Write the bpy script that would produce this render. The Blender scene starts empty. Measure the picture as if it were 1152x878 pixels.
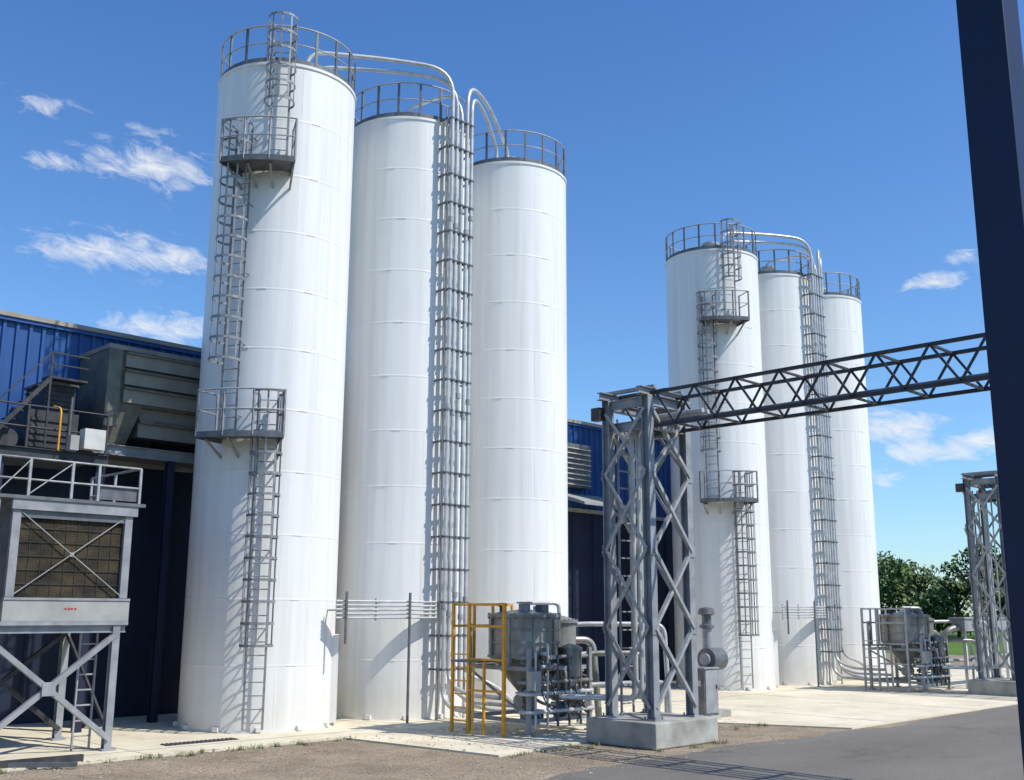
import bpy, math, random
from mathutils import Vector, Matrix
random.seed(7)
R=1.85; H=16.8; SP=4.37; G2=20.36
V=Vector
sc=bpy.context.scene

# ---------------------------------------------------------------- materials
def nodes(m):
    m.use_nodes=True
    nt=m.node_tree
    return nt, nt.nodes, nt.links, nt.nodes['Principled BSDF']
def mat(name,c1,c2=None,scale=4,rough=.55,metal=0,bump=0,bscale=None,stretch=(1,1,1),lo=.35,hi=.65,detail=6):
    m=bpy.data.materials.new(name); nt,N,L,P=nodes(m)
    P.inputs['Roughness'].default_value=rough; P.inputs['Metallic'].default_value=metal
    c2=c2 or tuple(x*.8 for x in c1)
    tc=N.new('ShaderNodeTexCoord'); mp=N.new('ShaderNodeMapping'); mp.inputs['Scale'].default_value=stretch
    L.new(tc.outputs['Object'],mp.inputs['Vector'])
    n=N.new('ShaderNodeTexNoise'); n.inputs['Scale'].default_value=scale; n.inputs['Detail'].default_value=detail
    L.new(mp.outputs[0],n.inputs['Vector'])
    r=N.new('ShaderNodeValToRGB'); r.color_ramp.elements[0].position=lo; r.color_ramp.elements[1].position=hi
    r.color_ramp.elements[0].color=(*c2,1); r.color_ramp.elements[1].color=(*c1,1)
    L.new(n.outputs['Fac'],r.inputs[0]); L.new(r.outputs[0],P.inputs['Base Color'])
    if bump:
        n2=N.new('ShaderNodeTexNoise'); n2.inputs['Scale'].default_value=bscale or scale*6; n2.inputs['Detail'].default_value=8
        L.new(tc.outputs['Object'],n2.inputs['Vector'])
        b=N.new('ShaderNodeBump'); b.inputs['Strength'].default_value=bump; b.inputs['Distance'].default_value=.03
        L.new(n2.outputs['Fac'],b.inputs['Height']); L.new(b.outputs[0],P.inputs['Normal'])
    return m
def groundmat(name,c1,c2,spk,big=.35,fine=38,bump=.6,stain=None,stretch=(1,1,1)):
    m=bpy.data.materials.new(name); nt,N,L,P=nodes(m); P.inputs['Roughness'].default_value=.95
    P.inputs['Specular IOR Level'].default_value=.15
    tc=N.new('ShaderNodeTexCoord'); mp=N.new('ShaderNodeMapping'); mp.inputs['Scale'].default_value=stretch
    L.new(tc.outputs['Object'],mp.inputs['Vector'])
    def noise(sc_,det,ro=.6,src=None):
        n=N.new('ShaderNodeTexNoise'); n.inputs['Scale'].default_value=sc_; n.inputs['Detail'].default_value=det; n.inputs['Roughness'].default_value=ro
        L.new(src or tc.outputs['Object'],n.inputs['Vector']); return n
    a=noise(big,12,.7,mp.outputs[0]); r=N.new('ShaderNodeValToRGB'); r.color_ramp.elements[0].position=.36; r.color_ramp.elements[1].position=.64
    r.color_ramp.elements[0].color=(*c2,1); r.color_ramp.elements[1].color=(*c1,1); L.new(a.outputs['Fac'],r.inputs[0])
    f=noise(fine,4,.8); fr=N.new('ShaderNodeValToRGB'); fr.color_ramp.elements[0].position=.4; fr.color_ramp.elements[1].position=.62
    fr.color_ramp.elements[0].color=(spk[0],)*3+(1,); fr.color_ramp.elements[1].color=(spk[1],)*3+(1,); L.new(f.outputs['Fac'],fr.inputs[0])
    mx=N.new('ShaderNodeVectorMath'); mx.operation='MULTIPLY'; L.new(r.outputs[0],mx.inputs[0]); L.new(fr.outputs[0],mx.inputs[1])
    out=mx.outputs[0]
    if stain:
        s=noise(stain,9,.75); sr=N.new('ShaderNodeValToRGB'); sr.color_ramp.elements[0].position=.55; sr.color_ramp.elements[1].position=.72
        sr.color_ramp.elements[0].color=(1,1,1,1); sr.color_ramp.elements[1].color=(.62,.58,.52,1); L.new(s.outputs['Fac'],sr.inputs[0])
        m2=N.new('ShaderNodeVectorMath'); m2.operation='MULTIPLY'; L.new(out,m2.inputs[0]); L.new(sr.outputs[0],m2.inputs[1]); out=m2.outputs[0]
    L.new(out,P.inputs['Base Color'])
    b=N.new('ShaderNodeBump'); b.inputs['Strength'].default_value=bump; b.inputs['Distance'].default_value=.03
    L.new(f.outputs['Fac'],b.inputs['Height']); L.new(b.outputs[0],P.inputs['Normal'])
    return m

def silo_mat():
    m=bpy.data.materials.new('silo_white_paint'); nt,N,L,P=nodes(m)
    P.inputs['Roughness'].default_value=.36
    tc=N.new('ShaderNodeTexCoord'); oi=N.new('ShaderNodeObjectInfo')
    av=N.new('ShaderNodeVectorMath'); av.operation='ADD'; L.new(tc.outputs['Object'],av.inputs[0]); L.new(oi.outputs['Location'],av.inputs[1])
    mp=N.new('ShaderNodeMapping'); mp.inputs['Scale'].default_value=(3,3,.12)
    L.new(av.outputs[0],mp.inputs['Vector'])
    n=N.new('ShaderNodeTexNoise'); n.inputs['Scale'].default_value=1.6; n.inputs['Detail'].default_value=8
    L.new(mp.outputs[0],n.inputs['Vector'])
    r=N.new('ShaderNodeValToRGB'); r.color_ramp.elements[0].position=.3; r.color_ramp.elements[1].position=.6
    r.color_ramp.elements[0].color=(.73,.722,.69,1); r.color_ramp.elements[1].color=(.82,.812,.785,1)
    L.new(n.outputs['Fac'],r.inputs[0])
    sx=N.new('ShaderNodeSeparateXYZ'); L.new(tc.outputs['Object'],sx.inputs[0])
    d=N.new('ShaderNodeMath'); d.operation='DIVIDE'; d.inputs[1].default_value=1.52; L.new(sx.outputs['Z'],d.inputs[0])
    fl=N.new('ShaderNodeMath'); fl.operation='FLOOR'; L.new(d.outputs[0],fl.inputs[0])
    wn=N.new('ShaderNodeTexWhiteNoise'); wn.noise_dimensions='1D'; L.new(fl.outputs[0],wn.inputs['W'])
    mr=N.new('ShaderNodeMapRange'); mr.inputs['To Min'].default_value=.97; mr.inputs['To Max'].default_value=1.0
    L.new(wn.outputs['Value'],mr.inputs['Value'])
    mx=N.new('ShaderNodeVectorMath'); mx.operation='SCALE'
    L.new(r.outputs[0],mx.inputs[0]); L.new(mr.outputs[0],mx.inputs['Scale'])
    g=N.new('ShaderNodeMapRange'); g.inputs['From Min'].default_value=0; g.inputs['From Max'].default_value=1.3
    g.inputs['To Min'].default_value=.6; g.inputs['To Max'].default_value=0; L.new(sx.outputs['Z'],g.inputs['Value'])
    n3=N.new('ShaderNodeTexNoise'); n3.inputs['Scale'].default_value=2.5; n3.inputs['Detail'].default_value=8; L.new(av.outputs[0],n3.inputs['Vector'])
    gm=N.new('ShaderNodeMath'); gm.operation='MULTIPLY'; L.new(g.outputs[0],gm.inputs[0]); L.new(n3.outputs['Fac'],gm.inputs[1])
    mix=N.new('ShaderNodeMix'); mix.data_type='RGBA'; L.new(gm.outputs[0],mix.inputs['Factor'])
    L.new(mx.outputs[0],mix.inputs['A']); mix.inputs['B'].default_value=(.46,.40,.30,1)
    L.new(mix.outputs['Result'],P.inputs['Base Color'])
    n2=N.new('ShaderNodeTexNoise'); n2.inputs['Scale'].default_value=.9; L.new(av.outputs[0],n2.inputs['Vector'])
    b=N.new('ShaderNodeBump'); b.inputs['Strength'].default_value=.3; b.inputs['Distance'].default_value=.03
    L.new(n2.outputs['Fac'],b.inputs['Height']); L.new(b.outputs[0],P.inputs['Normal'])
    return m

M={}
M['silo']=silo_mat()
M['galv']=mat('galvanised_steel',(.40,.405,.40),(.28,.285,.285),6,.55,.15)
M['cage']=mat('ladder_cage_steel',(.30,.30,.30),(.19,.195,.20),6,.5,.2)
M['steel']=mat('grey_painted_steel',(.32,.33,.34),(.22,.23,.245),3,.5,.08)
M['dark']=mat('dark_steel',(.055,.055,.058),(.028,.029,.032),5,.55,.15)
M['rail']=mat('railing_steel',(.16,.168,.175),(.10,.108,.115),5,.5,.2)
M['pipe']=mat('aluminium_pipe',(.60,.60,.59),(.45,.455,.45),5,.38,.3)
M['stain']=mat('stainless_vessel',(.33,.32,.29),(.17,.165,.15),3,.42,.35,stretch=(1,1,.35))
M['yellow']=mat('yellow_paint',(.75,.36,.02),(.6,.27,.015),6,.5)
M['bluemotor']=mat('teal_motor_paint',(.02,.16,.26),(.015,.10,.19),8,.4)
M['conc']=mat('concrete',(.44,.43,.385),(.25,.24,.21),1.6,.85,0,.3,30,detail=12)
M['pad']=groundmat('pale_concrete_slab',(.76,.69,.53),(.60,.535,.40),(.88,1.04),.45,30,.15,stain=.7)
M['olive']=mat('olive_grey_metal',(.17,.17,.135),(.11,.11,.088),3,.5,.1)
M['beige']=mat('beige_grey_metal',(.30,.29,.24),(.22,.21,.17),2,.5,.05,stretch=(1,1,.4))
M['blue']=mat('blue_wall_cladding',(.020,.090,.285),(.015,.070,.23),.7,.45,.1,stretch=(1,1,.2))
M['navy']=mat('navy_wall_panel',(.008,.016,.048),(.005,.010,.032),.8,.55)  # navy panels, base colour set dark to include the lower wall's shade
M['colnavy']=mat('navy_column_shaded',(.0035,.010,.050),(.0025,.007,.036),2,.5)  # navy paint made very dark; the column's shade is put into the base colour
M['trim']=mat('tan_roof_flashing',(.36,.32,.26),(.28,.25,.2),3,.5)
M['roof']=mat('roof_membrane',(.3,.3,.3),(.22,.22,.22),1,.8)
M['white']=mat('white_enclosure',(.6,.6,.57),(.5,.5,.47),3,.5)
M['band']=mat('light_grey_panel',(.37,.37,.345),(.28,.28,.26),2,.6)
M['red']=mat('red_marking',(.4,.05,.05),(.3,.04,.04),3,.5)
M['rustmesh']=mat('brown_filter_media',(.075,.055,.026),(.012,.010,.007),1.8,.9,0,.9,40,stretch=(1,1,1.6),lo=.36,hi=.70,detail=14)
M['grass']=groundmat('grass',(.12,.21,.04),(.075,.15,.025),(.8,1.1),.06,5,.3)
M['gravel']=groundmat('gravel',(.46,.375,.27),(.28,.22,.155),(.5,1.18),.55,20,1.0,stain=.35)
M['stone']=mat('stone_chips',(.44,.39,.31),(.18,.15,.12),3,.9)
M['asphalt']=groundmat('asphalt',(.225,.208,.185),(.165,.152,.136),(.72,1.14),.25,34,.5,stain=.5,stretch=(.35,1,1))
M['tar']=mat('dark_joint',(.16,.145,.12),(.11,.10,.085),3,.95)

# ---------------------------------------------------------------- builder
class B:
    def __init__(s): s.v=[];s.f=[];s.m=[];s.s=[];s.mats=[]
    def mi(s,k):
        if k not in s.mats: s.mats.append(k)
        return s.mats.index(k)
    def add(s,vs,fs,k,sm=False):
        o=len(s.v); i=s.mi(k)
        s.v+= [tuple(p) for p in vs]
        for f in fs: s.f.append([a+o for a in f]); s.m.append(i); s.s.append(sm)
    def box(s,c,d,k,rz=0):
        x,y,z=[a/2 for a in d]; M3=Matrix.Rotation(rz,3,'Z'); c=V(c)
        vs=[c+M3@V((a*x,b*y,e*z)) for a in(-1,1) for b in(-1,1) for e in(-1,1)]
        s.add(vs,[(0,1,3,2),(4,6,7,5),(0,4,5,1),(2,3,7,6),(0,2,6,4),(1,5,7,3)],k)
    def bx(s,x0,x1,y0,y1,z0,z1,k): s.box(((x0+x1)/2,(y0+y1)/2,(z0+z1)/2),(x1-x0,y1-y0,z1-z0),k)
    def fr(s,p0,p1,up):
        d=(p1-p0).normalized(); up=V(up)
        if abs(d.dot(up))>.98: up=V((1,0,0)) if abs(d.x)<.9 else V((0,1,0))
        a=d.cross(up).normalized(); return d,a,a.cross(d).normalized()
    def beam(s,p0,p1,w,h,k,up=(0,0,1)):
        p0=V(p0);p1=V(p1); d,a,u=s.fr(p0,p1,up)
        vs=[p+a*(i*w/2)+u*(j*h/2) for p in(p0,p1) for i,j in((-1,-1),(1,-1),(1,1),(-1,1))]
        s.add(vs,[(3,2,1,0),(4,5,6,7),(0,1,5,4),(1,2,6,5),(2,3,7,6),(3,0,4,7)],k)
    def ibeam(s,p0,p1,w,h,k,up=(0,0,1),t=.018):
        p0=V(p0);p1=V(p1); d,a,u=s.fr(p0,p1,up)
        o=u*(h/2-t/2)
        s.beam(p0+o,p1+o,w,t,k,u); s.beam(p0-o,p1-o,w,t,k,u); s.beam(p0,p1,t,h-2*t,k,u)
    def angle(s,p0,p1,w,k,up=(0,0,1),t=.012):
        p0=V(p0);p1=V(p1); d,a,u=s.fr(p0,p1,up)
        s.beam(p0,p1,w,t,k,u); s.beam(p0+a*(w/2-t/2)+u*(w/2+t/2),p1+a*(w/2-t/2)+u*(w/2+t/2),t,w,k,u)
    def tube(s,pts,r,k,n=8,closed=False):
        pts=[V(p) for p in pts]; m=len(pts); vs=[]; fs=[]
        t0=(pts[1]-pts[0]).normalized()
        a=t0.orthogonal().normalized()
        for i,p in enumerate(pts):
            if closed: t=(pts[(i+1)%m]-pts[i-1]).normalized()
            elif i==0: t=t0
            elif i==m-1: t=(pts[i]-pts[i-1]).normalized()
            else: t=((pts[i+1]-p).normalized()+(p-pts[i-1]).normalized()).normalized()
            a=(a-t*a.dot(t)).normalized(); b=t.cross(a)
            for j in range(n):
                q=2*math.pi*j/n; vs.append(p+a*(math.cos(q)*r)+b*(math.sin(q)*r))
        for i in range(m if closed else m-1):
            for j in range(n):
                i2=(i+1)%m; fs.append((i*n+j,i*n+(j+1)%n,i2*n+(j+1)%n,i2*n+j))
        s.add(vs,fs,k,True)
        if not closed:
            s.add(vs[:n],[tuple(range(n))[::-1]],k); s.add(vs[-n:],[tuple(range(n))],k)
    def lathe(s,c,prof,k,n=32,a0=0,a1=360):
        c=V(c); full=abs(a1-a0)>=360
        cnt=n if full else n+1
        for (r0,z0),(r1,z1) in zip(prof[:-1],prof[1:]):
            vs=[];fs=[]
            for j in range(cnt):
                q=math.radians(a0+(a1-a0)*j/n); cs,sn=math.cos(q),math.sin(q)
                vs.append(c+V((r0*cs,r0*sn,z0))); vs.append(c+V((r1*cs,r1*sn,z1)))
            for j in range(n):
                k2=((j+1)%cnt)*2; fs.append((2*j,k2,k2+1,2*j+1))
            s.add(vs,fs,k,True)
    def cyl(s,p0,p1,r,k,n=16): s.tube([p0,p1],r,k,n)
    def obj(s,name,loc=(0,0,0),parent=None,bevel=0):
        me=bpy.data.meshes.new(name); me.from_pydata(s.v,[],s.f)
        for k in s.mats: me.materials.append(M[k])
        me.polygons.foreach_set('material_index',s.m); me.polygons.foreach_set('use_smooth',s.s)
        me.update(); o=bpy.data.objects.new(name,me); o.location=loc
        sc.collection.objects.link(o)
        if parent: o.parent=parent
        if bevel:
            md=o.modifiers.new('b','BEVEL'); md.width=bevel; md.segments=2; md.limit_method='ANGLE'
        return o

def fillet(pts,r,n=7):
    pts=[V(p) for p in pts]; out=[pts[0]]
    for i in range(1,len(pts)-1):
        p=pts[i]; a=(pts[i-1]-p); b=(pts[i+1]-p)
        rr=min(r,a.length*.48,b.length*.48); A=p+a.normalized()*rr; C=p+b.normalized()*rr
        for j in range(n+1):
            t=j/n; out.append(A*(1-t)**2+p*2*t*(1-t)+C*t*t)
    out.append(pts[-1]); return out

# ---------------------------------------------------------------- silo parts
def pol(az,r,t,z):
    q=math.radians(az); return V((math.cos(q)*r-math.sin(q)*t, math.sin(q)*r+math.cos(q)*t, z))
def ladder(b,az,z0,z1,zc=None,k='cage'):
    rl=R+.2
    for t in(-.22,.22):
        b.beam(pol(az,rl,t,z0),pol(az,rl,t,z1),.055,.02,k,pol(az,1,0,0))
        z=z0+.5
        while z<min(z1,H): b.beam(pol(az,R-.02,t,z),pol(az,rl,t,z),.04,.012,k); z+=1.8
    z=z0+.15
    while z<z1-.05: b.tube([pol(az,rl,-.22,z),pol(az,rl,.22,z)],.014,k,6); z+=.3
    if zc is not None:
        rc=rl+.31; A=[-145+290*i/12 for i in range(13)]
        nz=max(2,round((z1-zc)/.5)); hs=[zc+(z1-zc)*i/nz for i in range(nz+1)]
        for z in hs:
            pts=[pol(az,rc+.38*math.cos(math.radians(a)),.38*math.sin(math.radians(a)),z) for a in A]
            for p,q in zip(pts[:-1],pts[1:]): b.beam(p,q,.012,.06,k)
        for a in(-115,-75,-38,0,38,75,115):
            q=math.radians(a)
            p0=pol(az,rc+.366*math.cos(q),.366*math.sin(q),zc-.03); p1=p0.copy(); p1.z=z1+.03
            n=pol(az,math.cos(q),math.sin(q),0)
            b.beam(p0,p1,.045,.01,k,n)
def arc(r,z,a0,a1,st=6):
    n=max(2,int(abs(a1-a0)/st)); return [pol(a0+(a1-a0)*i/n,r,0,z) for i in range(n+1)]
def platform(b,a0,a1,z):
    ro=R+.95; 
    b.lathe((0,0,z),[(R+.02,0),(ro,0),(ro,-.14),(ro-.03,-.14),(ro-.03,-.05),(R+.02,-.05),(R+.02,0)],'rail',14,a0,a1)
    for a in (a0,a1): b.beam(pol(a,R,0,z-.08),pol(a,ro,0,z-.08),.03,.16,'rail')
    na=3
    for i in range(na+1):
        a=a0+(a1-a0)*i/na
        b.beam(pol(a,R-.01,0,z-.5),pol(a,ro-.3,0,z-.1),.05,.05,'galv')
        b.beam(pol(a,ro-.015,0,z-.1),pol(a,ro-.015,0,z+1.02),.045,.045,'cage')
    for h,rr in((1.0,.021),(.52,.017)):
        b.tube(arc(ro,z+h,a0,a1,5),rr,'galv',6)
        for a in(a0,a1): b.tube([pol(a,ro,0,z+h),pol(a,R+.25,0,z+h)],rr,'galv',6)
    for a in(a0,a1): b.beam(pol(a,R+.25,0,z),pol(a,R+.25,0,z+1.02),.045,.045,'cage')
def silo(x,lad):
    b=B(); prof=[(R+.05,0),(R+.05,.05),(R,.05)]
    z=1.52
    while z<H-.4:
        big=.0035
        prof+=[(R,z-.03),(R+big,z-.012),(R+big,z+.012),(R,z+.03)]; z+=1.52
    prof+=[(R,H-.09),(R+.03,H-.085),(R+.03,H-.01),(R,H),(.35,H+.5),(0,H+.5)]
    b.lathe((0,0,0),prof,'silo',96)
    az=324; q=math.radians(az)
    b.box(pol(az,R-.05,0,1.15),(.3,.95,2.1),'silo',q)
    b.box(pol(az,R+.02,0,1.15),(.19,.78,1.93),'band',q)
    for j in range(11):
        z=1.52*j
        for a in ((200+37*(j%3)),(250+23*(j%2))):
            b.beam(pol(a,R-.001,0,z+.05),pol(a,R-.001,0,min(z+1.47,H-.1)),.012,.008,'silo',pol(a,1,0,0))
    for j in range(1,11):
        for a in (215+11*(j%2),262): b.box(pol(a,R,0,1.52*j),(.02,.22,.025),'silo',math.radians(a))
    for a in range(0,360,30): b.box(pol(a,R+.04,0,.1),(.1,.14,.1),'silo',math.radians(a))
    b.lathe((0,0,H+.4),[(.3,0),(.3,.35),(.36,.35),(.36,.42),(0,.46)],'galv',20)
    b.lathe((.8,.5,H+.2),[(.22,0),(.22,.5),(.28,.55),(0,.7)],'galv',16)
    o=b.obj('storage_silo',(x,0,0))
    r=B(); rr=R-.03
    for h,t in((1.05,.026),(.55,.02)): r.tube([pol(a,rr,0,H+h) for a in range(0,360,5)],t,'galv',6,True)
    r.lathe((0,0,H+.02),[(rr-.01,.0),(rr+.005,.0),(rr+.005,.12),(rr-.01,.12)],'rail',48)
    for a in range(0,360,20): r.beam(pol(a,rr,0,H-.05),pol(a,rr,0,H+1.05),.065,.04,'rail',pol(a,1,0,0))
    r.obj('roof_railing',(0,0,0),o)
    if lad:
        l=B(); ladder(l,236,.12,7.9,2.0); l.obj('lower_caged_ladder',(0,0,0),o)
        l=B(); ladder(l,208,6.9,14.8,8.7); l.obj('middle_caged_ladder',(0,0,0),o)
        l=B(); ladder(l,233,13.8,H+.9,15.4); l.obj('upper_caged_ladder',(0,0,0),o)
        l=B(); platform(l,200,244,6.9); l.obj('lower_platform',(0,0,0),o)
        l=B(); platform(l,204,243,13.8); l.obj('upper_platform',(0,0,0),o)
    return o

def pipework(ox):
    b=B(); Y=-2.25
    xs=[4.12,4.30,4.50,4.70,4.88]
    tops=[[(4.12,Y,18.3),(2.6,-1.4,18.35),(.35,-.3,18.15),(.35,-.3,17.0)],
          [(4.30,Y,18.05),(2.7,-1.2,18.1),(.75,-.15,17.9),(.75,-.15,16.9)],
          [(4.50,Y,17.85),(4.2,0.0,17.85),(4.2,0.0,17.1)],
          [(4.70,Y,18.15),(6.3,-1.5,18.2),(8.0,-.6,17.5),(8.0,-.6,16.95)],
          [(4.88,Y,17.8),(6.0,-1.6,17.85),(7.4,-.7,17.4),(7.4,-.7,16.9)]]
    bots=[[(4.12,-2.6,.35),(3.6,-4.3,.35)],[(4.3,-3.0,.7),(4.2,-4.3,.7)],[(4.5,-2.9,.5),(4.6,-4.4,.5)],
          [(4.9,-3.1,.3),(5.4,-4.6,.3)],[(5.6,-2.6,.9),(6.4,-3.0,.16),(9.0,-3.4,.16)]]
    for x,t,bt,r in zip(xs,tops,bots,(.06,.055,.05,.06,.055)):
        low=fillet(bt[::-1]+[(x,Y,bt[0][2]+.25),(x,Y,3)],.5)
        up=fillet([(x,Y,3.0)]+t,1.1)
        b.tube(low[:-1]+up,r,'pipe',10)
    z=1.3
    while z<16.9:
        b.beam((3.98,Y+.07,z),(5.02,Y+.07,z),.05,.07,'rail')
        for x in(4.02,4.98):
            ys=-math.sqrt(max(0,R*R-(x-SP)**2)); b.beam((x,Y+.05,z),(x,ys+.02,z),.05,.05,'rail')
        for x in xs: b.box((x,Y,z),(.14,.135,.045),'rail')
        z+=.86
    for x in (4.02,4.98): b.beam((x,Y+.12,.0),(x,Y+.12,17.1),.05,.05,'galv')
    for x in xs:
        z=2.5+random.random()
        while z<16.5: b.cyl((x,Y,z),(x,Y,z+.14),.075,'galv',10); z+=5.4
    b.obj('pneumatic_conveying_pipework',(ox,0,0))
    c=B()
    for i in range(5): c.tube([(.75,-2.12,2.62+i*.1),(3.98,-2.12,2.62+i*.1)],.028,'pipe',8)
    for x,z0 in((1.0,2.0),(3.0,0.0)): c.beam((x,-2.2,z0),(x,-2.2,3.25),.05,.05,'rail')
    for x in(.85,2.0,3.9):
        c.beam((x,-2.07,2.55),(x,-2.07,3.1),.05,.03,'galv')
        c.beam((x,-2.07,2.8),(x,-1.5 if x>1.5 else -1.6,2.8),.04,.04,'galv')
    c.obj('conduit_rack',(ox,0,0))

def vessel(b,c,r,z0,z1,zc,k='stain'):
    x,y=c
    b.lathe((x,y,0),[(.09,zc-.12),(.09,zc),(r,z0),(r+.05,z0),(r+.05,z0+.05),(r,z0+.05),(r,z1-.1),(r+.05,z1-.1),(r+.05,z1-.03),(r*.9,z1),(0,z1+.1)],k,32)
    for i in range(24):
        q=math.radians(i*15); b.cyl((x+(r+.03)*math.cos(q),y+(r+.03)*math.sin(q),z1-.14),(x+(r+.03)*math.cos(q),y+(r+.03)*math.sin(q),z1),.016,'rail',6)
def hopper(ox,yel):
    b=B(); s='steel'; rs=random.Random(3)
    X0,X1,Y0,Y1=3.15,5.25,-6.3,-4.3
    for x in(X0,X1):
        for y in(Y0,Y1): b.beam((x,y,0),(x,y,1.95 if y==Y0 else 2.5),.09,.09,s); b.box((x,y,.05),(.2,.2,.03),s)
    for z in(.35,1.5):
        b.beam((X0,Y0,z),(X1,Y0,z),.07,.09,s); b.beam((X0,Y1,z),(X1,Y1,z),.07,.09,s)
        b.beam((X0,Y0,z),(X0,Y1,z),.07,.09,s); b.beam((X1,Y0,z),(X1,Y1,z),.07,.09,s)
    b.beam((X0,Y0,.4),(X0,Y1,1.45),.05,.05,s); b.beam((X1,Y0,.4),(X1,Y1,1.45),.05,.05,s)
    vx,vy=4.0,-5.32; wx,wy=5.05,-5.5
    vessel(b,(vx,vy),.84,1.72,2.76,.85)
    vessel(b,(wx,wy),.42,1.75,2.62,1.0)
    b.lathe((4.75,-6.15,0),[(.05,1.0),(.24,1.3),(.24,1.9),(.28,1.9),(.28,1.95),(0,2.07)],'stain',20)
    for a in range(0,360,40):
        q=math.radians(a); c_,s_=math.cos(q),math.sin(q)
        b.beam((vx+.86*c_,vy+.86*s_,1.78),(vx+.86*c_,vy+.86*s_,2.62),.05,.05,'stain',(c_,s_,0))
    for z in(2.05,2.35): b.lathe((vx,vy,z),[(.84,0),(.87,.01),(.87,.04),(.84,.05)],'stain',32)
    for a in(200,260,320):
        q=math.radians(a); b.beam((vx+.87*math.cos(q),vy+.87*math.sin(q),1.5),(vx+.87*math.cos(q),vy+.87*math.sin(q),1.75),.12,.1,s)
    b.cyl((vx-.2,vy-.2,2.75),(vx-.2,vy-.2,2.98),.14,'stain'); b.cyl((vx-.2,vy-.2,2.985),(vx-.2,vy-.2,3.02),.19,'galv')
    b.cyl((vx+.35,vy-.1,2.75),(vx+.35,vy-.1,2.92),.1,'galv'); b.box((vx+.1,vy-.5,2.86),(.25,.2,.18),'rail')
    b.tube(fillet([(vx+.3,vy+.25,2.75),(vx+.3,vy+.25,3.0),(wx,wy,3.0),(wx,wy,2.6)],.15),.05,'pipe',10)
    b.lathe((vx-.45,vy+.3,2.7),[(.07,0),(.07,.2),(.12,.22),(.12,.28),(0,.3)],'dark',14)
    for x,y,z in((vx,vy,.72),(wx,wy,.86)):
        b.cyl((x-.2,y,z-.02),(x+.2,y,z-.02),.17,'galv'); b.box((x,y,z-.24),(.3,.3,.05),'galv'); b.box((x,y,z+.17),(.3,.3,.04),'galv')
        b.cyl((x,y,.3),(x,y,z-.2),.1,'stain',14)
    for x,y,z in((3.35,-6.05,.42),(4.15,-6.2,.52)):
        b.cyl((x,y,z),(x+.34,y,z),.125,'bluemotor'); b.cyl((x+.34,y,z),(x+.42,y,z),.135,'dark'); b.box((x+.15,y,z+.14),(.14,.12,.09),'bluemotor')
        b.box((x+.17,y,z-.14),(.3,.2,.03),'dark')
        for i in range(5): b.cyl((x+.05+i*.055,y,z),(x+.065+i*.055,y,z),.138,'bluemotor',14)
    for i in range(26):
        x=3.2+rs.random()*2.0; y=-6.38+rs.random()*.5; z=.5+rs.random()*1.2; d=rs.choice((0,1))
        p=V((x,y,z)); q=V((.12,0,0)) if d else V((0,.12,0))
        b.cyl(p-q,p+q,.05,'galv',10); b.cyl(p-q*1.1,p-q*.8,.085,'stain',12); b.cyl(p+q*.8,p+q*1.1,.085,'stain',12)
        b.cyl(p,p+V((0,0,.2)),.02,'dark',8); b.box(p+V((0,0,.22)),(.12,.1,.09),('white','dark','rail','dark')[i%4])
    for z,y in((.55,-6.4),(.95,-6.38),(1.2,-6.35),(1.75,-6.28)):
        b.tube(fillet([(3.05,y+.3,z),(3.1,y,z),(5.35,y,z),(5.4,y+.6,z+.1),(5.4,y+.6,z-.4)],.18),.045,'pipe' if z<1 else 'stain',10)
    for i in range(5):
        z=.5+i*.3; b.tube(fillet([(5.35,-6.3+.1*i,z),(5.5,-5.8,z),(5.45,-4.6,z),(5.2,-4.4,z+.2)],.2),.04,'galv' if i%2 else 'stain',8)
    for x in(3.3,3.7,4.05,4.45,4.85,5.15):
        b.tube([(x,-6.37,.2),(x,-6.37,rs.uniform(1.5,2.1))],.03,'pipe' if x<4 else 'rail',8)
    for x,y in((3.4,-6.2),(4.4,-6.3),(5.15,-5.9)):
        b.tube(fillet([(x,y,.3),(x,y,1.45),(x-.1,y+.3,1.65)],.15),.06,'stain',10)
    for i in range(4): b.tube(fillet([(3.3+.4*i,-6.45,1.4-.1*i),(3.45+.4*i,-6.5,.8),(3.8+.4*i,-6.4,.6)],.3),.018,'dark',6)
    b.box((3.2,-6.42,1.25),(.3,.16,.42),'band'); b.box((5.38,-5.7,1.25),(.16,.4,.5),'band')
    b.tube(fillet([(4.95,-5.5,2.45),(5.5,-5.9,2.5),(7.2,-7.1,2.5),(7.3,-7.15,.2)],.3),.06,'pipe',10)
    b.tube(fillet([(5.05,-5.9,1.75),(5.6,-6.2,1.8),(6.6,-6.9,1.8),(6.65,-6.95,.1)],.3),.07,'stain',10)
    b.tube(fillet([(5.0,-5.7,1.0),(5.7,-6.1,1.05),(7.9,-6.6,1.05),(7.9,-6.6,.1)],.3),.06,'galv',10)
    b.tube(fillet([(5.2,-5.2,2.1),(6.2,-5.6,2.1),(6.3,-5.7,.1)],.3),.09,'stain',12)
    k='yellow' if yel else 'galv'; lx,ly=2.55,-4.65
    for dy in(-.28,.28): b.beam((lx,ly+dy,0),(lx,ly+dy,2.98),.07,.06,k)
    z=.3
    while z<2.0: b.beam((lx,ly-.28,z),(lx,ly+.28,z),.03,.03,k); z+=.3
    for z in(2.45,2.95): 
        b.beam((lx,ly-.28,z),(lx+.1,-6.0,z),.055,.055,k); b.beam((lx,ly+.28,z),(4.6,-4.3,z),.055,.055,k)
    b.beam((lx+.1,-6.0,.0),(lx+.1,-6.0,2.97),.07,.07,k)
    for x,yy in((3.25,-4.355),(3.9,-4.33),(4.6,-4.3)): b.beam((x,yy,1.6),(x,yy,2.97),.055,.055,k)
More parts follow.
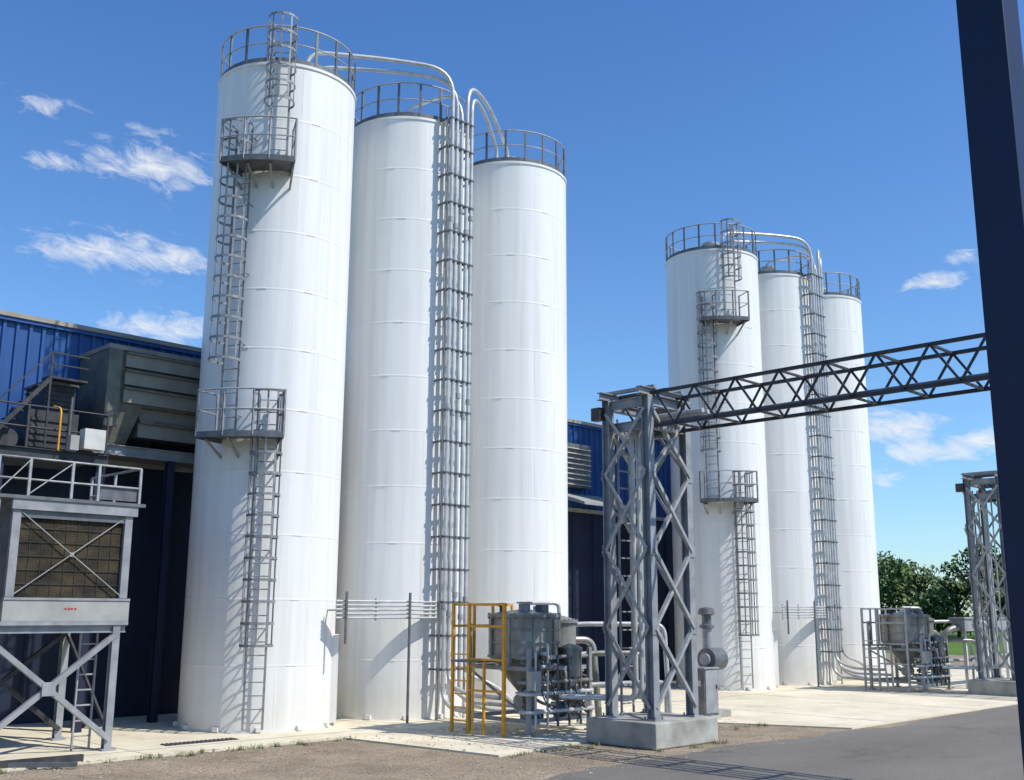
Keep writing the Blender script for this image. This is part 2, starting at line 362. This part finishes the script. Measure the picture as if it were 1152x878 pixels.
    for z in(1.0,1.7): b.beam((lx+.1,-6.0,z),(lx,ly-.28,z),.045,.045,k)
    b.bx(2.5,3.1,-5.3,-4.35,1.62,1.67,'rail')
    b.beam((lx-.3,-5.4,0),(lx,-5.1,1.62),.055,.055,k); b.beam((lx+.05,-5.4,0),(lx+.05,-5.4,1.65),.055,.055,k)
    b.obj('material_receiving_hopper',(ox,0,0))

def tower(ox,oy=0):
    b=B(); k='steel'
    lx=(3.98,5.38); ly=(-9.2,-8.05); zb=.53; zt=7.6
    for x in lx:
        for y in ly:
            b.ibeam((x,y,zb),(x,y,zt),.20,.20,k,(0,1,0)); b.box((x,y,zb+.015),(.34,.34,.03),k)
            for i in(-1,1):
                for j in(-1,1): b.cyl((x+i*.13,y+j*.13,zb),(x+i*.13,y+j*.13,zb+.09),.018,'rail',8)
    T=[zb+.25,2.45,4.15,5.85,7.3]
    for y,o in((ly[0],-.112),(ly[1],.112)):
        for i in range(4):
            b.angle((lx[0],y+o,T[i]),(lx[1],y+o,T[i+1]),.075,'galv',(0,1,0)); b.angle((lx[1],y+o*1.25,T[i]),(lx[0],y+o*1.25,T[i+1]),.075,'galv',(0,1,0))
    for x,o in((lx[0],-.112),(lx[1],.112)):
        for i in range(4):
            b.angle((x+o,ly[0],T[i]),(x+o,ly[1],T[i+1]),.075,'galv',(1,0,0)); b.angle((x+o*1.25,ly[1],T[i]),(x+o*1.25,ly[0],T[i+1]),.075,'galv',(1,0,0))
    for z in T[1:4]:
        for x in lx:
            for y in ly: b.box((x,y+(-.112 if y==ly[0] else .112),z),(.24,.014,.26),k)
    for z in(7.48,6.95):
        for y in ly: b.ibeam((lx[0]+.1,y,z),(lx[1]-.1,y,z),.12,.2,k)
        for x in lx: b.ibeam((x,ly[0]+.1,z),(x,ly[1]-.1,z),.12,.2,k)
    for y in ly: b.ibeam((lx[0]-.3,y,zt+.09),(lx[1]+.25,y,zt+.09),.16,.18,k)
    for x in (4.15,4.65,5.2): b.beam((x,ly[0]-.1,zt+.22),(x,ly[1]+.2,zt+.22),.1,.08,k)
    b.box((3.85,-7.85,7.3),(.2,.25,.3),'dark')
    for x,y,r,m in((4.35,-8.45,.055,'pipe'),(4.55,-8.45,.045,'pipe'),(4.8,-8.3,.05,'pipe'),(4.95,-8.5,.03,'white')):
        b.tube(fillet([(x-.6,y+1.7,.9),(x,y,.9),(x,y,7.15),(x,y-2,7.15)],.3),r,m,10)
    for x in(4.2,4.62): b.beam((x,-8.15,.6),(x,-8.15,7.2),.05,.03,'galv')
    z=.8
    while z<7.1: b.beam((4.2,-8.15,z),(4.62,-8.15,z),.03,.03,'galv'); z+=.4
    t=b.obj('pipe_bridge_tower',(ox,oy,0))
    c=B(); c.bx(3.5,5.75,-9.62,-7.7,0,.53,'conc'); c.obj('concrete_footing',(0,0,0),t,bevel=.03)
def truss(ox):
    b=B(); k='dark'; xs=(4.12,5.1); z0,z1=6.9,7.68; ya,yb=-8.3,-29.4
    for x in xs:
        for z in(z0,z1): b.beam((x,ya,z),(x,yb,z),.07,.07,k)
    n=20; st=(yb-ya)/n
    for i in range(n):
        y=ya+st*i; ym=y+st/2
        for x,s in((xs[0],-.03),(xs[1],.03)):
            b.beam((x+s,y,z1),(x+s,ym,z0),.035,.045,k); b.beam((x+s,ym,z0),(x+s,y+st,z1),.035,.045,k)
        b.beam((xs[0],y,z1),(xs[1],y,z1),.045,.045,k); b.beam((xs[0],ym,z0),(xs[1],ym,z0),.045,.045,k)
    for x,r in((4.35,.045),(4.55,.045)): b.tube([(x,ya,z0+.1),(x,yb,z0+.1)],r,'rail',8)
    b.obj('pipe_bridge_truss',(ox,0,0))

for g in(0,G2):
    for i in range(3): silo(g+SP*i,i==0)
    pipework(g); hopper(g,g==0); tower(g); tower(g,-20.3); truss(g)

# ---------------------------------------------------------------- warehouse
w=B(); Yw=4.0; Xa,Xb=-45,34; zs=6.7; zt=10.1
vs=[];fs=[]; x=Xa; prof=[]
while x<Xb:
    prof+=[(x,0),(x+.20,0),(x+.225,-.06),(x+.305,-.06),(x+.33,0)]; x+=.33
prof.append((x,0)); Xe=x
for a,bb in zip(prof[:-1],prof[1:]):
    o=len(vs); vs+=[(a[0],Yw+a[1],zs),(bb[0],Yw+bb[1],zs),(bb[0],Yw+bb[1],zt),(a[0],Yw+a[1],zt)]; fs.append((o,o+1,o+2,o+3))
w.add(vs,fs,'blue')
w.bx(Xa,Xe,Yw+.02,Yw+.3,0,zs,'navy')
x=Xa
while x<Xe: w.bx(x,x+.06,Yw-.01,Yw+.02,0,zs-.1,'navy'); x+=1.2
w.bx(Xa,Xe,Yw-.10,Yw+.02,zs-.10,zs+.04,'band')
w.bx(Xa,Xe+.1,Yw-.16,Yw+.3,zt,zt+.12,'trim'); w.bx(Xa,Xe+.1,Yw-.12,Yw+.2,zt-.10,zt-.003,'blue')
w.bx(Xa,Xe,Yw+.31,44,0,zt-.1,'navy'); w.bx(Xa,Xe,Yw+.31,44,zt-.09,zt+.05,'roof')
wo=w.obj('warehouse_building')
v=B(); 
v.bx(15.2,16.8,3.55,3.94,7.5,9.2,'rail')
for i in range(8): v.beam((15.25,3.5,7.6+i*.2),(16.75,3.5,7.6+i*.2),.1,.02,'band',(0,-.6,1))
v.add([(15.0,3.9,7.3),(17.6,3.9,7.3),(17.6,2.3,6.8),(15.0,2.3,6.8),(15.0,3.9,7.1),(17.6,3.9,7.1),(17.6,2.3,6.7),(15.0,2.3,6.7)],[(0,3,2,1),(4,5,6,7),(3,7,6,2),(0,4,7,3),(1,2,6,5)],'band')
v.obj('wall_louvre',parent=wo)

# ---------------------------------------------------------------- dust collector behind first silo
d=B()
d.bx(-3.5,.6,2.1,3.85,7.9,9.3,'olive')
for i in range(3):
    z=7.95+i*.46; d.bx(-3.1,.55,1.98,2.097,z,z+.33,'beige'); d.bx(-3.1,.55,1.90,2.05,z+.33,z+.38,'olive')
d.bx(-3.53,.6,2.05,3.9,9.303,9.42,'beige'); d.bx(-3.55,-3.2,2.0,2.097,7.3,9.3,'olive')
d.bx(-2.5,.6,2.3,3.8,7.15,7.897,'beige'); d.bx(-2.5,.6,2.2,2.297,7.5,7.6,'olive')
d.add([(-3.5,2.1,7.9),(-2.52,2.1,7.9),(-2.52,3.8,7.9),(-3.5,3.8,7.9),(-3.4,2.4,6.86),(-2.8,2.4,6.86),(-2.8,3.5,6.86),(-3.4,3.5,6.86)],[(0,4,5,1),(1,5,6,2),(2,6,7,3),(3,7,4,0),(4,7,6,5)],'olive')
for x in(-3.45,-1.6,.3): d.ibeam((x,2.2,0),(x,2.2,6.6),.2,.2,'navy',(0,1,0)); d.ibeam((x,3.6,6.84),(x,3.6,7.3),.15,.15,'rail',(0,1,0))
d.ibeam((-3.7,2.15,6.72),(.6,2.15,6.72),.2,.26,'steel'); d.bx(-3.7,.6,2.27,3.85,6.7,6.84,'rail')
d.obj('dust_collector')
e=B()
e.bx(-8.5,-3.75,1.2,3.8,6.3,6.42,'rail')
e.ibeam((-8.5,1.15,6.3),(-3.75,1.15,6.3),.16,.22,'dark')
for x in(-8.3,-6.2,-3.9): e.ibeam((x,1.3,0),(x,1.3,6.2),.18,.18,'navy',(0,1,0))
for z in(6.9,7.4): e.tube([(-8.5,1.2,z),(-3.8,1.2,z)],.022,'dark',6); e.tube([(-3.8,1.2,z),(-3.8,2.0,z)],.022,'dark',6)
x=-8.5
while x<-3.7: e.beam((x,1.2,6.4),(x,1.2,7.4),.045,.045,'dark'); x+=.94
e.bx(-5.3,-4.1,2.2,3.6,6.42,7.5,'dark'); e.bx(-4.9,-4.15,2.4,3.6,7.5,8.2,'dark'); e.bx(-4.95,-4.1,2.35,3.65,8.203,8.27,'rail')
for i in range(5): e.bx(-4.85,-4.2,2.36,2.397,7.58+i*.12,7.63+i*.12,'dark')
for i in range(5): e.bx(-5.25,-4.3,2.16,2.197,6.6+i*.16,6.66+i*.16,'dark')
e.cyl((-5.7,2.3,6.75),(-5.7,3.0,6.75),.24,'dark')
for i in range(8): e.beam((-6.3+i*.16,1.9,6.5+i*.22),(-6.3+i*.16,2.2,6.5+i*.22),.22,.03,'dark',(0,0,1))
e.beam((-6.45,1.88,6.42),(-5.0,1.88,8.25),.04,.10,'dark'); e.beam((-6.45,1.85,7.2),(-5.0,1.85,8.9),.03,.03,'dark'); e.beam((-5.0,1.88,6.42),(-5.0,1.88,8.9),.045,.045,'dark')
e.bx(-5.05,-4.1,1.85,2.3,8.25,8.3,'dark')
for z in(8.6,8.88): e.beam((-5.0,1.86,z),(-4.1,1.86,z),.03,.03,'dark')
e.tube(fillet([(-5.0,1.05,6.4),(-5.0,1.05,7.4),(-5.0,1.5,7.5)],.15),.025,'yellow',8)
e.tube([(-4.75,1.1,6.4),(-4.75,1.1,7.7)],.025,'rail',8)
e.box((-4.25,.95,6.72),(.5,.3,.48),'white'); e.box((-4.7,.98,6.6),(.2,.25,.35),'band')
e.obj('machinery_deck')

# ---------------------------------------------------------------- filter house (left foreground)
f=B(); LX0,LX1,Y0,Y1=-7.4,-4.8,-2.2,.2
for x in(LX0,LX1):
    for y in(Y0,Y1):
        f.ibeam((x,y,0),(x,y,2.5 if x==LX1 else 4.9),.15,.15,'steel',(0,1,0)); f.box((x,y,.05),(.3,.3,.03),'steel')
X0,X1=-7.08,-4.6
f.bx(X0+.08,X1-.08,Y0+.1,Y1-.05,2.66,4.9,'rail')
f.bx(X0+.18,X1-.18,Y0+.05,Y0+.097,3.0,4.7,'rustmesh')
for i in range(1,9): f.bx(X0+.18+i*.235,X0+.19+i*.235,Y0+.035,Y0+.049,3.0,4.6,'dark')
for i in range(1,6): f.bx(X0+.18,X1-.18,Y0+.022,Y0+.034,3.0+i*.27,3.01+i*.27,'dark')
f.bx(X0-.02,X1+.02,Y0-.09,Y0+.02,2.56,2.96,'band'); f.bx(LX0-.02,X1+.02,Y0-.10,Y0+.03,2.48,2.557,'steel'); f.bx(X0-.02,X1+.02,Y0-.11,Y0+.03,2.963,3.01,'steel')
f.bx(X0-.02,X1+.06,Y0-.09,Y0+.02,4.70,4.9,'steel'); f.bx(LX0-.15,X1+.2,Y0-.12,Y1+.1,4.903,4.97,'rail')
for x in(X0+.1,X1-.1): f.bx(x-.08,x+.08,Y0-.04,Y0+.06,3.02,4.7,'steel')
f.bx(X0+.18,X1-.18,Y0-.02,Y0+.02,4.55,4.697,'rail')
f.tube([(X0+.15,Y0-.02,3.05),(X1-.15,Y0-.02,4.68)],.011,'band',6); f.tube([(X1-.15,Y0-.035,3.05),(X0+.15,Y0-.035,4.68)],.011,'band',6)
f.box(((X0+X1)/2,Y0-.03,3.865),(.08,.02,.08),'band')
for a,h in ((-5.90,.03),(-5.83,.045),(-5.77,.03),(-5.70,.04)): f.box((a,Y0-.094,2.80),(.045,.006,h),'red')
y=Y0
f.angle((LX0,y-.09,.25),(LX1,y-.09,2.3),.1,'steel',(0,1,0)); f.angle((LX1,y-.12,.25),(LX0,y-.12,2.3),.1,'steel',(0,1,0))
y=Y1
f.angle((LX0,y-.09,.25),(LX1,y-.09,2.3),.09,'dark',(0,1,0)); f.angle((LX1,y-.12,.25),(LX0,y-.12,2.3),.09,'dark',(0,1,0))
for x in(LX0,LX1): f.angle((x,Y0,.35),(x,Y1,2.3),.08,'dark',(1,0,0))
f.ibeam((LX0,Y0,2.4),(LX1+.2,Y0,2.4),.12,.14,'steel')
f.box(((LX0+LX1)/2,Y0-.13,1.275),(.26,.02,.26),'steel')
A0,A1=LX0,X1+.1
for z in(5.3,5.72):
    f.tube([(A0,Y1,z),(A0,Y0,z),(A1,Y0,z),(A1,Y1,z)],.024,'galv',6)
for x in(A0,A0+.6,A0+1.45,A0+2.0,A1): f.beam((x,Y0,4.95),(x,Y0,5.72),.05,.05,'galv')
for yy in(-1,.2):
    for x in(A0,A1): f.beam((x,yy,4.95),(x,yy,5.72),.05,.05,'galv')
f.beam((A0+.6,Y0,5.0),(A0+1.45,Y0,5.7),.02,.02,'galv'); f.beam((A0,Y0-.02,5.0),(A0+.6,Y0-.02,5.7),.02,.02,'galv')
f.bx(A0+2.05,A1-.03,Y0+.03,Y0+.05,5.02,5.3,'rail')
for x in(-5.35,-5.0): f.beam((x,Y0+.35,0),(x,Y0+.35,2.6),.05,.03,'galv')
z=.3
while z<2.5: f.beam((-5.35,Y0+.35,z),(-5.0,Y0+.35,z),.03,.03,'galv'); z+=.3
f.obj('air_filter_house')
c=B(); c.beam((-8.6,-3.3,.09),(-5.8,-3.4,.09),.12,.12,'dark'); c.beam((-7.6,-3.0,.07),(-6.2,-4.1,.07),.08,.08,'rail'); c.obj('steel_offcut_beams')
# drain grate at the foot of the first silo
c=B(); c.bx(-3.6,-1.9,-2.42,-2.12,.02,.04,'dark')
for i in range(17): c.bx(-3.58+i*.1,-3.54+i*.1,-2.41,-2.13,.041,.055,'rail')
c.obj('drain_grate')

# ---------------------------------------------------------------- cabinet, blower
c=B(); x,y=9.6,-6.6
c.box((x,y,.72),(.62,.4,1.2),'rail'); c.box((x,y-.21,.74),(.54,.02,1.1),'steel'); c.box((x,y,1.34),(.68,.48,.04),'steel'); c.box((x,y,.06),(.7,.5,.12),'conc')
c.box((x-.315,y,.95),(.01,.18,.14),'white'); c.cyl((x+.2,y-.24,.8),(x+.2,y-.24,.9),.015,'dark'); c.obj('electrical_cabinet')
c=B(); x,y=10.2,-6.3
c.cyl((x,y,0),(x,y,2.35),.13,'steel'); c.lathe((x,y,2.35),[(.13,0),(.2,.02),(.2,.1),(.13,.12),(.13,.35),(.24,.4),(.2,.55),(0,.6)],'rail',20)
c.cyl((x-.35,y-.2,1.55),(x+.25,y-.2,1.55),.3,'rail',24); c.cyl((x-.45,y-.2,1.55),(x-.351,y-.2,1.55),.16,'steel',20); c.box((x,y,.1),(.9,.8,.2),'conc'); c.beam((x-.2,y-.2,.1),(x-.2,y-.2,1.3),.1,.1,'steel')
c.obj('blower_unit')
c=B()
for x,y in((27.4,-6.5),(28.5,-6.5),(29.4,-7.2),(30.2,-6.0),(31.5,-7.3),(33,-6.0)): c.cyl((x,y,0),(x,y,1.6),.05,'galv',8)
c.bx(26.1,33,-6.85,-6.35,2.15,2.6,'steel'); c.bx(26.0,33.1,-6.9,-6.3,2.603,2.66,'galv')
for x in (27.2,28.7,30.2,31.7): c.bx(x,x+.06,-6.9,-6.3,2.1,2.6,'galv')
for x in(26.6,28.6,30.6,32.6): c.beam((x,-6.6,0),(x,-6.6,2.14),.12,.12,'white')
c.beam((26.6,-6.6,1.2),(32.6,-6.6,1.2),.06,.06,'galv'); c.beam((26.6,-6.6,.6),(28.6,-6.6,1.9),.05,.05,'galv')
c.tube(fillet([(26.2,-6.6,2.3),(25.6,-6.4,2.2),(25.3,-6.1,1.6)],.3),.12,'stain',12)
c.obj('cable_trough_on_stands')

# ---------------------------------------------------------------- near navy column
c=B(); x,y=-7.32,-21.17
c.box((x,y,5.5),(.33,.33,11),'colnavy'); c.box((x,y,.02),(.5,.5,.04),'steel'); c.box((x,y,11.05),(.45,.45,.1),'colnavy')
c.obj('steel_column',bevel=.012)

# ---------------------------------------------------------------- ground
def sheet(name,poly,z,k):
    b=B(); b.add([(p[0],p[1],z) for p in poly],[tuple(range(len(poly)))],k); return b.obj(name)
sheet('grass_ground',[(-900,-900),(1200,-900),(1200,1200),(-900,1200)],0-.012,'grass')
sheet('gravel_yard',[(-80,-11.6),(60,-11.6),(60,48),(-80,48)],-.008,'gravel')
ed=[(58-i*.275,-10.45+random.uniform(-.1,.1)+.22*math.sin(i*.105)+.1*math.sin(i*.37)) for i in range(503)]
sheet('asphalt_road',[(-80,-60),(58,-60)]+ed,-.004,'asphalt')
b=B()
def slab(poly,z1=.03):
    n=len(poly); vs=[(x,y,z1) for x,y in poly]+[(x,y,-.05) for x,y in poly]
    fs=[tuple(range(n))]+[(i,i+n,(i+1)%n+n,(i+1)%n) for i in range(n)]
    b.add(vs,fs,'pad')
slab([(-30,-3.6),(.0,-3.6),(.45,-8.1),(3.4,-7.75),(9.0,-7.2),(10.4,-10.35),(44,-10.35),(44,3.99),(-30,3.99)])
for x in(-14,-9,-4.5,2.2,7,12.5,18,23.5,29): b.bx(x,x+.012,-3.55 if x<1 else (-7.1 if x<10 else -10.3),3.9,.0,.0335,'tar')
b.bx(-30,44,-2.712,-2.70,0,.0345,'tar')
b.obj('concrete_pad')
b=B(); rs=random.Random(11)
for i in range(5200):
    if i%3: x=rs.uniform(-12,10); y=rs.uniform(-10.8,-3.6)
    else: x=rs.uniform(-12,10.4); y=(-3.6 if x<.2 else -7.9)-abs(rs.gauss(0,.3))+.08
    s_=rs.uniform(.010,.026)*(1.8 if rs.random()<.05 else 1)
    zz=.03 if (y>-3.6 or (x>.3 and y>-7.6)) else -.006
    vs=[V((x,y,zz))+V((a*s_*rs.uniform(.7,1.3),c_*s_*rs.uniform(.7,1.3),d_*s_*.8)) for a,c_,d_ in((1,0,.2),(0,1,.2),(-1,0,.2),(0,-1,.2),(0,0,1))]
    b.add(vs,[(0,1,4),(1,2,4),(2,3,4),(3,0,4)],'stone')
b.obj('loose_stones')
def leafmat(name,a,b_):
    m=bpy.data.materials.new(name); nt,N,L,P=nodes(m); P.inputs['Roughness'].default_value=.7
    g=N.new('ShaderNodeNewGeometry'); r=N.new('ShaderNodeValToRGB')
    r.color_ramp.elements[0].color=(*a,1); r.color_ramp.elements[1].color=(*b_,1)
    L.new(g.outputs['Random Per Island'],r.inputs[0]); L.new(r.outputs[0],P.inputs['Base Color'])
    return m
M['leaf']=leafmat('foliage',(.026,.06,.012),(.12,.20,.035)); M['bark']=mat('bark',(.1,.075,.05),(.06,.045,.03),6,.9)
M['weed']=leafmat('weed_blades',(.06,.10,.02),(.20,.22,.06))
b=B()
for i in range(70):
    if rs.random()<.6: cx=rs.uniform(-11,.2); cy=-3.68-abs(rs.gauss(0,.12))
    else: cx=rs.uniform(.5,9.5); cy=-8.15-abs(rs.gauss(0,.15))
    if 3.3<cx<5.9 and cy<-7.6: cy=-9.75-rs.random()*.2
    for l in range(rs.randint(8,22)):
        a=rs.uniform(0,6.28); hh=rs.uniform(.04,.13); px_=cx+rs.gauss(0,.05); py_=cy+rs.gauss(0,.04); ln=rs.uniform(.02,.08)
        w_=V((-math.sin(a),math.cos(a),0))*.008
        p=V((px_,py_,-.008)); b.add([p-w_,p+w_,p+V((math.cos(a)*ln,math.sin(a)*ln,hh))],[(0,1,2)],'weed')
b.obj('weeds')

# ---------------------------------------------------------------- tree line
t=B(); vs=[];fs=[]
cam=V((-14.91,-23.77,2.8))
def rv(): return V((random.gauss(0,1),random.gauss(0,1),random.gauss(0,1))).normalized()
for i in range(34):
    az=14.5+i*1.0+random.uniform(-.3,.3); D=random.uniform(130,158); q=math.radians(45-az)
    bx,by=cam.x+D*math.cos(q),cam.y+D*math.sin(q); h=random.uniform(8.2,11.2)+1.1*math.sin(az*1.1); cr=h*.40
    t.tube([(bx,by,-.1),(bx+.1,by,h*.4),(bx+.3,by+.2,h*.8)],.22,'bark',6)
    for k in range(4):
        a=random.uniform(0,6.28); t.tube([(bx,by,h*.35),(bx+cr*.6*math.cos(a),by+cr*.6*math.sin(a),h*.7)],.09,'bark',5)
    for c_ in range(26):
        a=random.uniform(0,6.28); zz=h*(.12+.76*random.random()**.8); rr=cr*math.sqrt(random.random())*(1.05-.5*max(0,zz/h-.5)*2)
        cx,cy,cz=bx+rr*math.cos(a),by+rr*math.sin(a),zz; cs=random.uniform(.8,1.6)
        for l in range(70):
            d=rv()*cs*random.uniform(.55,1.08)
            p=V((cx,cy,cz))+V((d.x,d.y,d.z*.75)); s_=random.uniform(.18,.40)
            u=rv(); w_=u.orthogonal().normalized()
            o=len(vs); vs+=[p+u*s_,p+w_*s_*.7,p-u*s_,p-w_*s_*.7]; fs.append((o,o+1,o+2,o+3))
t.add(vs,fs,'leaf'); t.obj('tree_line')

# ---------------------------------------------------------------- sun, sky, camera
S=V((.28,-.64,.86)).normalized()
sun=bpy.data.lights.new('sun','SUN'); sun.energy=4.8; sun.angle=math.radians(.5); sun.color=(1,.95,.86)
so=bpy.data.objects.new('sun',sun); so.rotation_euler=S.to_track_quat('Z','Y').to_euler(); sc.collection.objects.link(so)
W=bpy.data.worlds.new('World'); sc.world=W; W.use_nodes=True; N=W.node_tree.nodes; L=W.node_tree.links
bg=N['Background']; bg.inputs['Strength'].default_value=.1
sky=N.new('ShaderNodeTexSky'); sky.sky_type='NISHITA'; sky.sun_disc=False
sky.sun_elevation=math.asin(S.z); sky.sun_rotation=math.atan2(S.x,S.y); sky.ozone_density=2.2; sky.dust_density=.4; sky.air_density=1.0
tc=N.new('ShaderNodeTexCoord'); sx=N.new('ShaderNodeSeparateXYZ'); L.new(tc.outputs['Generated'],sx.inputs[0])
def mth(op,a,b_=None,c_=None):
    n=N.new('ShaderNodeMath'); n.operation=op
    for i,x in enumerate((a,b_,c_)):
        if x is None: continue
        if isinstance(x,(int,float)): n.inputs[i].default_value=x
        else: L.new(x,n.inputs[i])
    return n.outputs[0]
az=mth('SUBTRACT',45,mth('MULTIPLY',mth('ARCTAN2',sx.outputs['Y'],sx.outputs['X']),57.2958))
el=mth('MULTIPLY',mth('ARCSINE',sx.outputs['Z']),57.2958)
er=N.new('ShaderNodeValToRGB'); L.new(mth('DIVIDE',el,40.0),er.inputs[0])
er.color_ramp.elements[0].position=0; er.color_ramp.elements[0].color=(.36,.47,.56,1)
er.color_ramp.elements[1].position=.85; er.color_ramp.elements[1].color=(.23,.38,.56,1)
e2=er.color_ramp.elements.new(.3); e2.color=(.31,.44,.56,1)
tn=N.new('ShaderNodeVectorMath'); tn.operation='MULTIPLY'; L.new(sky.outputs[0],tn.inputs[0]); L.new(er.outputs[0],tn.inputs[1])
tn2=N.new('ShaderNodeVectorMath'); tn2.operation='SCALE'; tn2.inputs['Scale'].default_value=3.15; L.new(tn.outputs[0],tn2.inputs[0])
clouds=[(-25.6,24.3,2.0,.45,.85),(-24.7,21.7,1.6,.55,.85),(-19.9,22.2,3.3,1.1,1.1),(-20.2,23.95,1.5,.4,.75),(-20.4,17.8,4.8,1.0,1.05),(-24.3,17.4,1.6,.5,.95),(-18.4,14.2,3.4,.9,1.05),
 (22.5,16.4,1.5,.45,1.05),(23.8,17.4,1.0,.4,1.0),(19.9,9.2,2.2,.85,1.2),(21.75,8.0,3.2,.6,1.15),(24.0,8.3,1.3,.65,1.2),(19.3,6.7,1.1,.45,1.0),(-40,15,5,1.2,1),(38,12,5,1.2,1),(55,18,5,1.2,1)]
tot=None
for a0,e0,wa,we,am in clouds:
    p=mth('DIVIDE',mth('SUBTRACT',az,a0),wa); q=mth('DIVIDE',mth('SUBTRACT',el,e0),we)
    g=mth('MULTIPLY',mth('EXPONENT',mth('MULTIPLY',mth('ADD',mth('MULTIPLY',p,p),mth('MULTIPLY',q,q)),-.8)),am)
    tot=g if tot is None else mth('MAXIMUM',tot,g)
cb=N.new('ShaderNodeCombineXYZ'); L.new(mth('MULTIPLY',az,.5),cb.inputs[0]); L.new(mth('ADD',mth('MULTIPLY',el,1.1),mth('MULTIPLY',az,.2)),cb.inputs[1])
nz=N.new('ShaderNodeTexNoise'); nz.inputs['Scale'].default_value=1.1; nz.inputs['Detail'].default_value=9; nz.inputs['Roughness'].default_value=.66; nz.inputs['Distortion'].default_value=.6
L.new(cb.outputs[0],nz.inputs['Vector'])
dens=mth('MULTIPLY',mth('SUBTRACT',mth('ADD',mth('MULTIPLY',tot,.55),mth('MULTIPLY',nz.outputs['Fac'],1.6)),1.03),1.7)
dens=mth('MULTIPLY',dens,mth('MINIMUM',mth('MULTIPLY',tot,2.0),1))
dens=mth('MINIMUM',mth('MAXIMUM',dens,0),.93)
mix=N.new('ShaderNodeMix'); mix.data_type='RGBA'; L.new(dens,mix.inputs['Factor'])
L.new(tn2.outputs[0],mix.inputs['A']); mix.inputs['B'].default_value=(8.6,8.9,9.4,1)
L.new(mix.outputs['Result'],bg.inputs['Color'])

cd=bpy.data.cameras.new('camera'); co=bpy.data.objects.new('camera',cd); sc.collection.objects.link(co); sc.camera=co
cd.sensor_width=36; cd.lens=37.5; cd.clip_end=5000; cd.clip_start=.1
p=math.radians(11.71); r=math.radians(.3); h=math.sqrt(.5)
fw=V((h*math.cos(p),h*math.cos(p),math.sin(p))); rt=V((h,-h,0)); up=rt.cross(fw)
rt2=rt*math.cos(r)+up*math.sin(r); up2=rt2.cross(fw)
m=Matrix((rt2,up2,-fw)).transposed().to_4x4(); m.translation=cam; co.matrix_world=m
sc.view_settings.view_transform='Standard'; sc.view_settings.look='None'; sc.view_settings.exposure=0
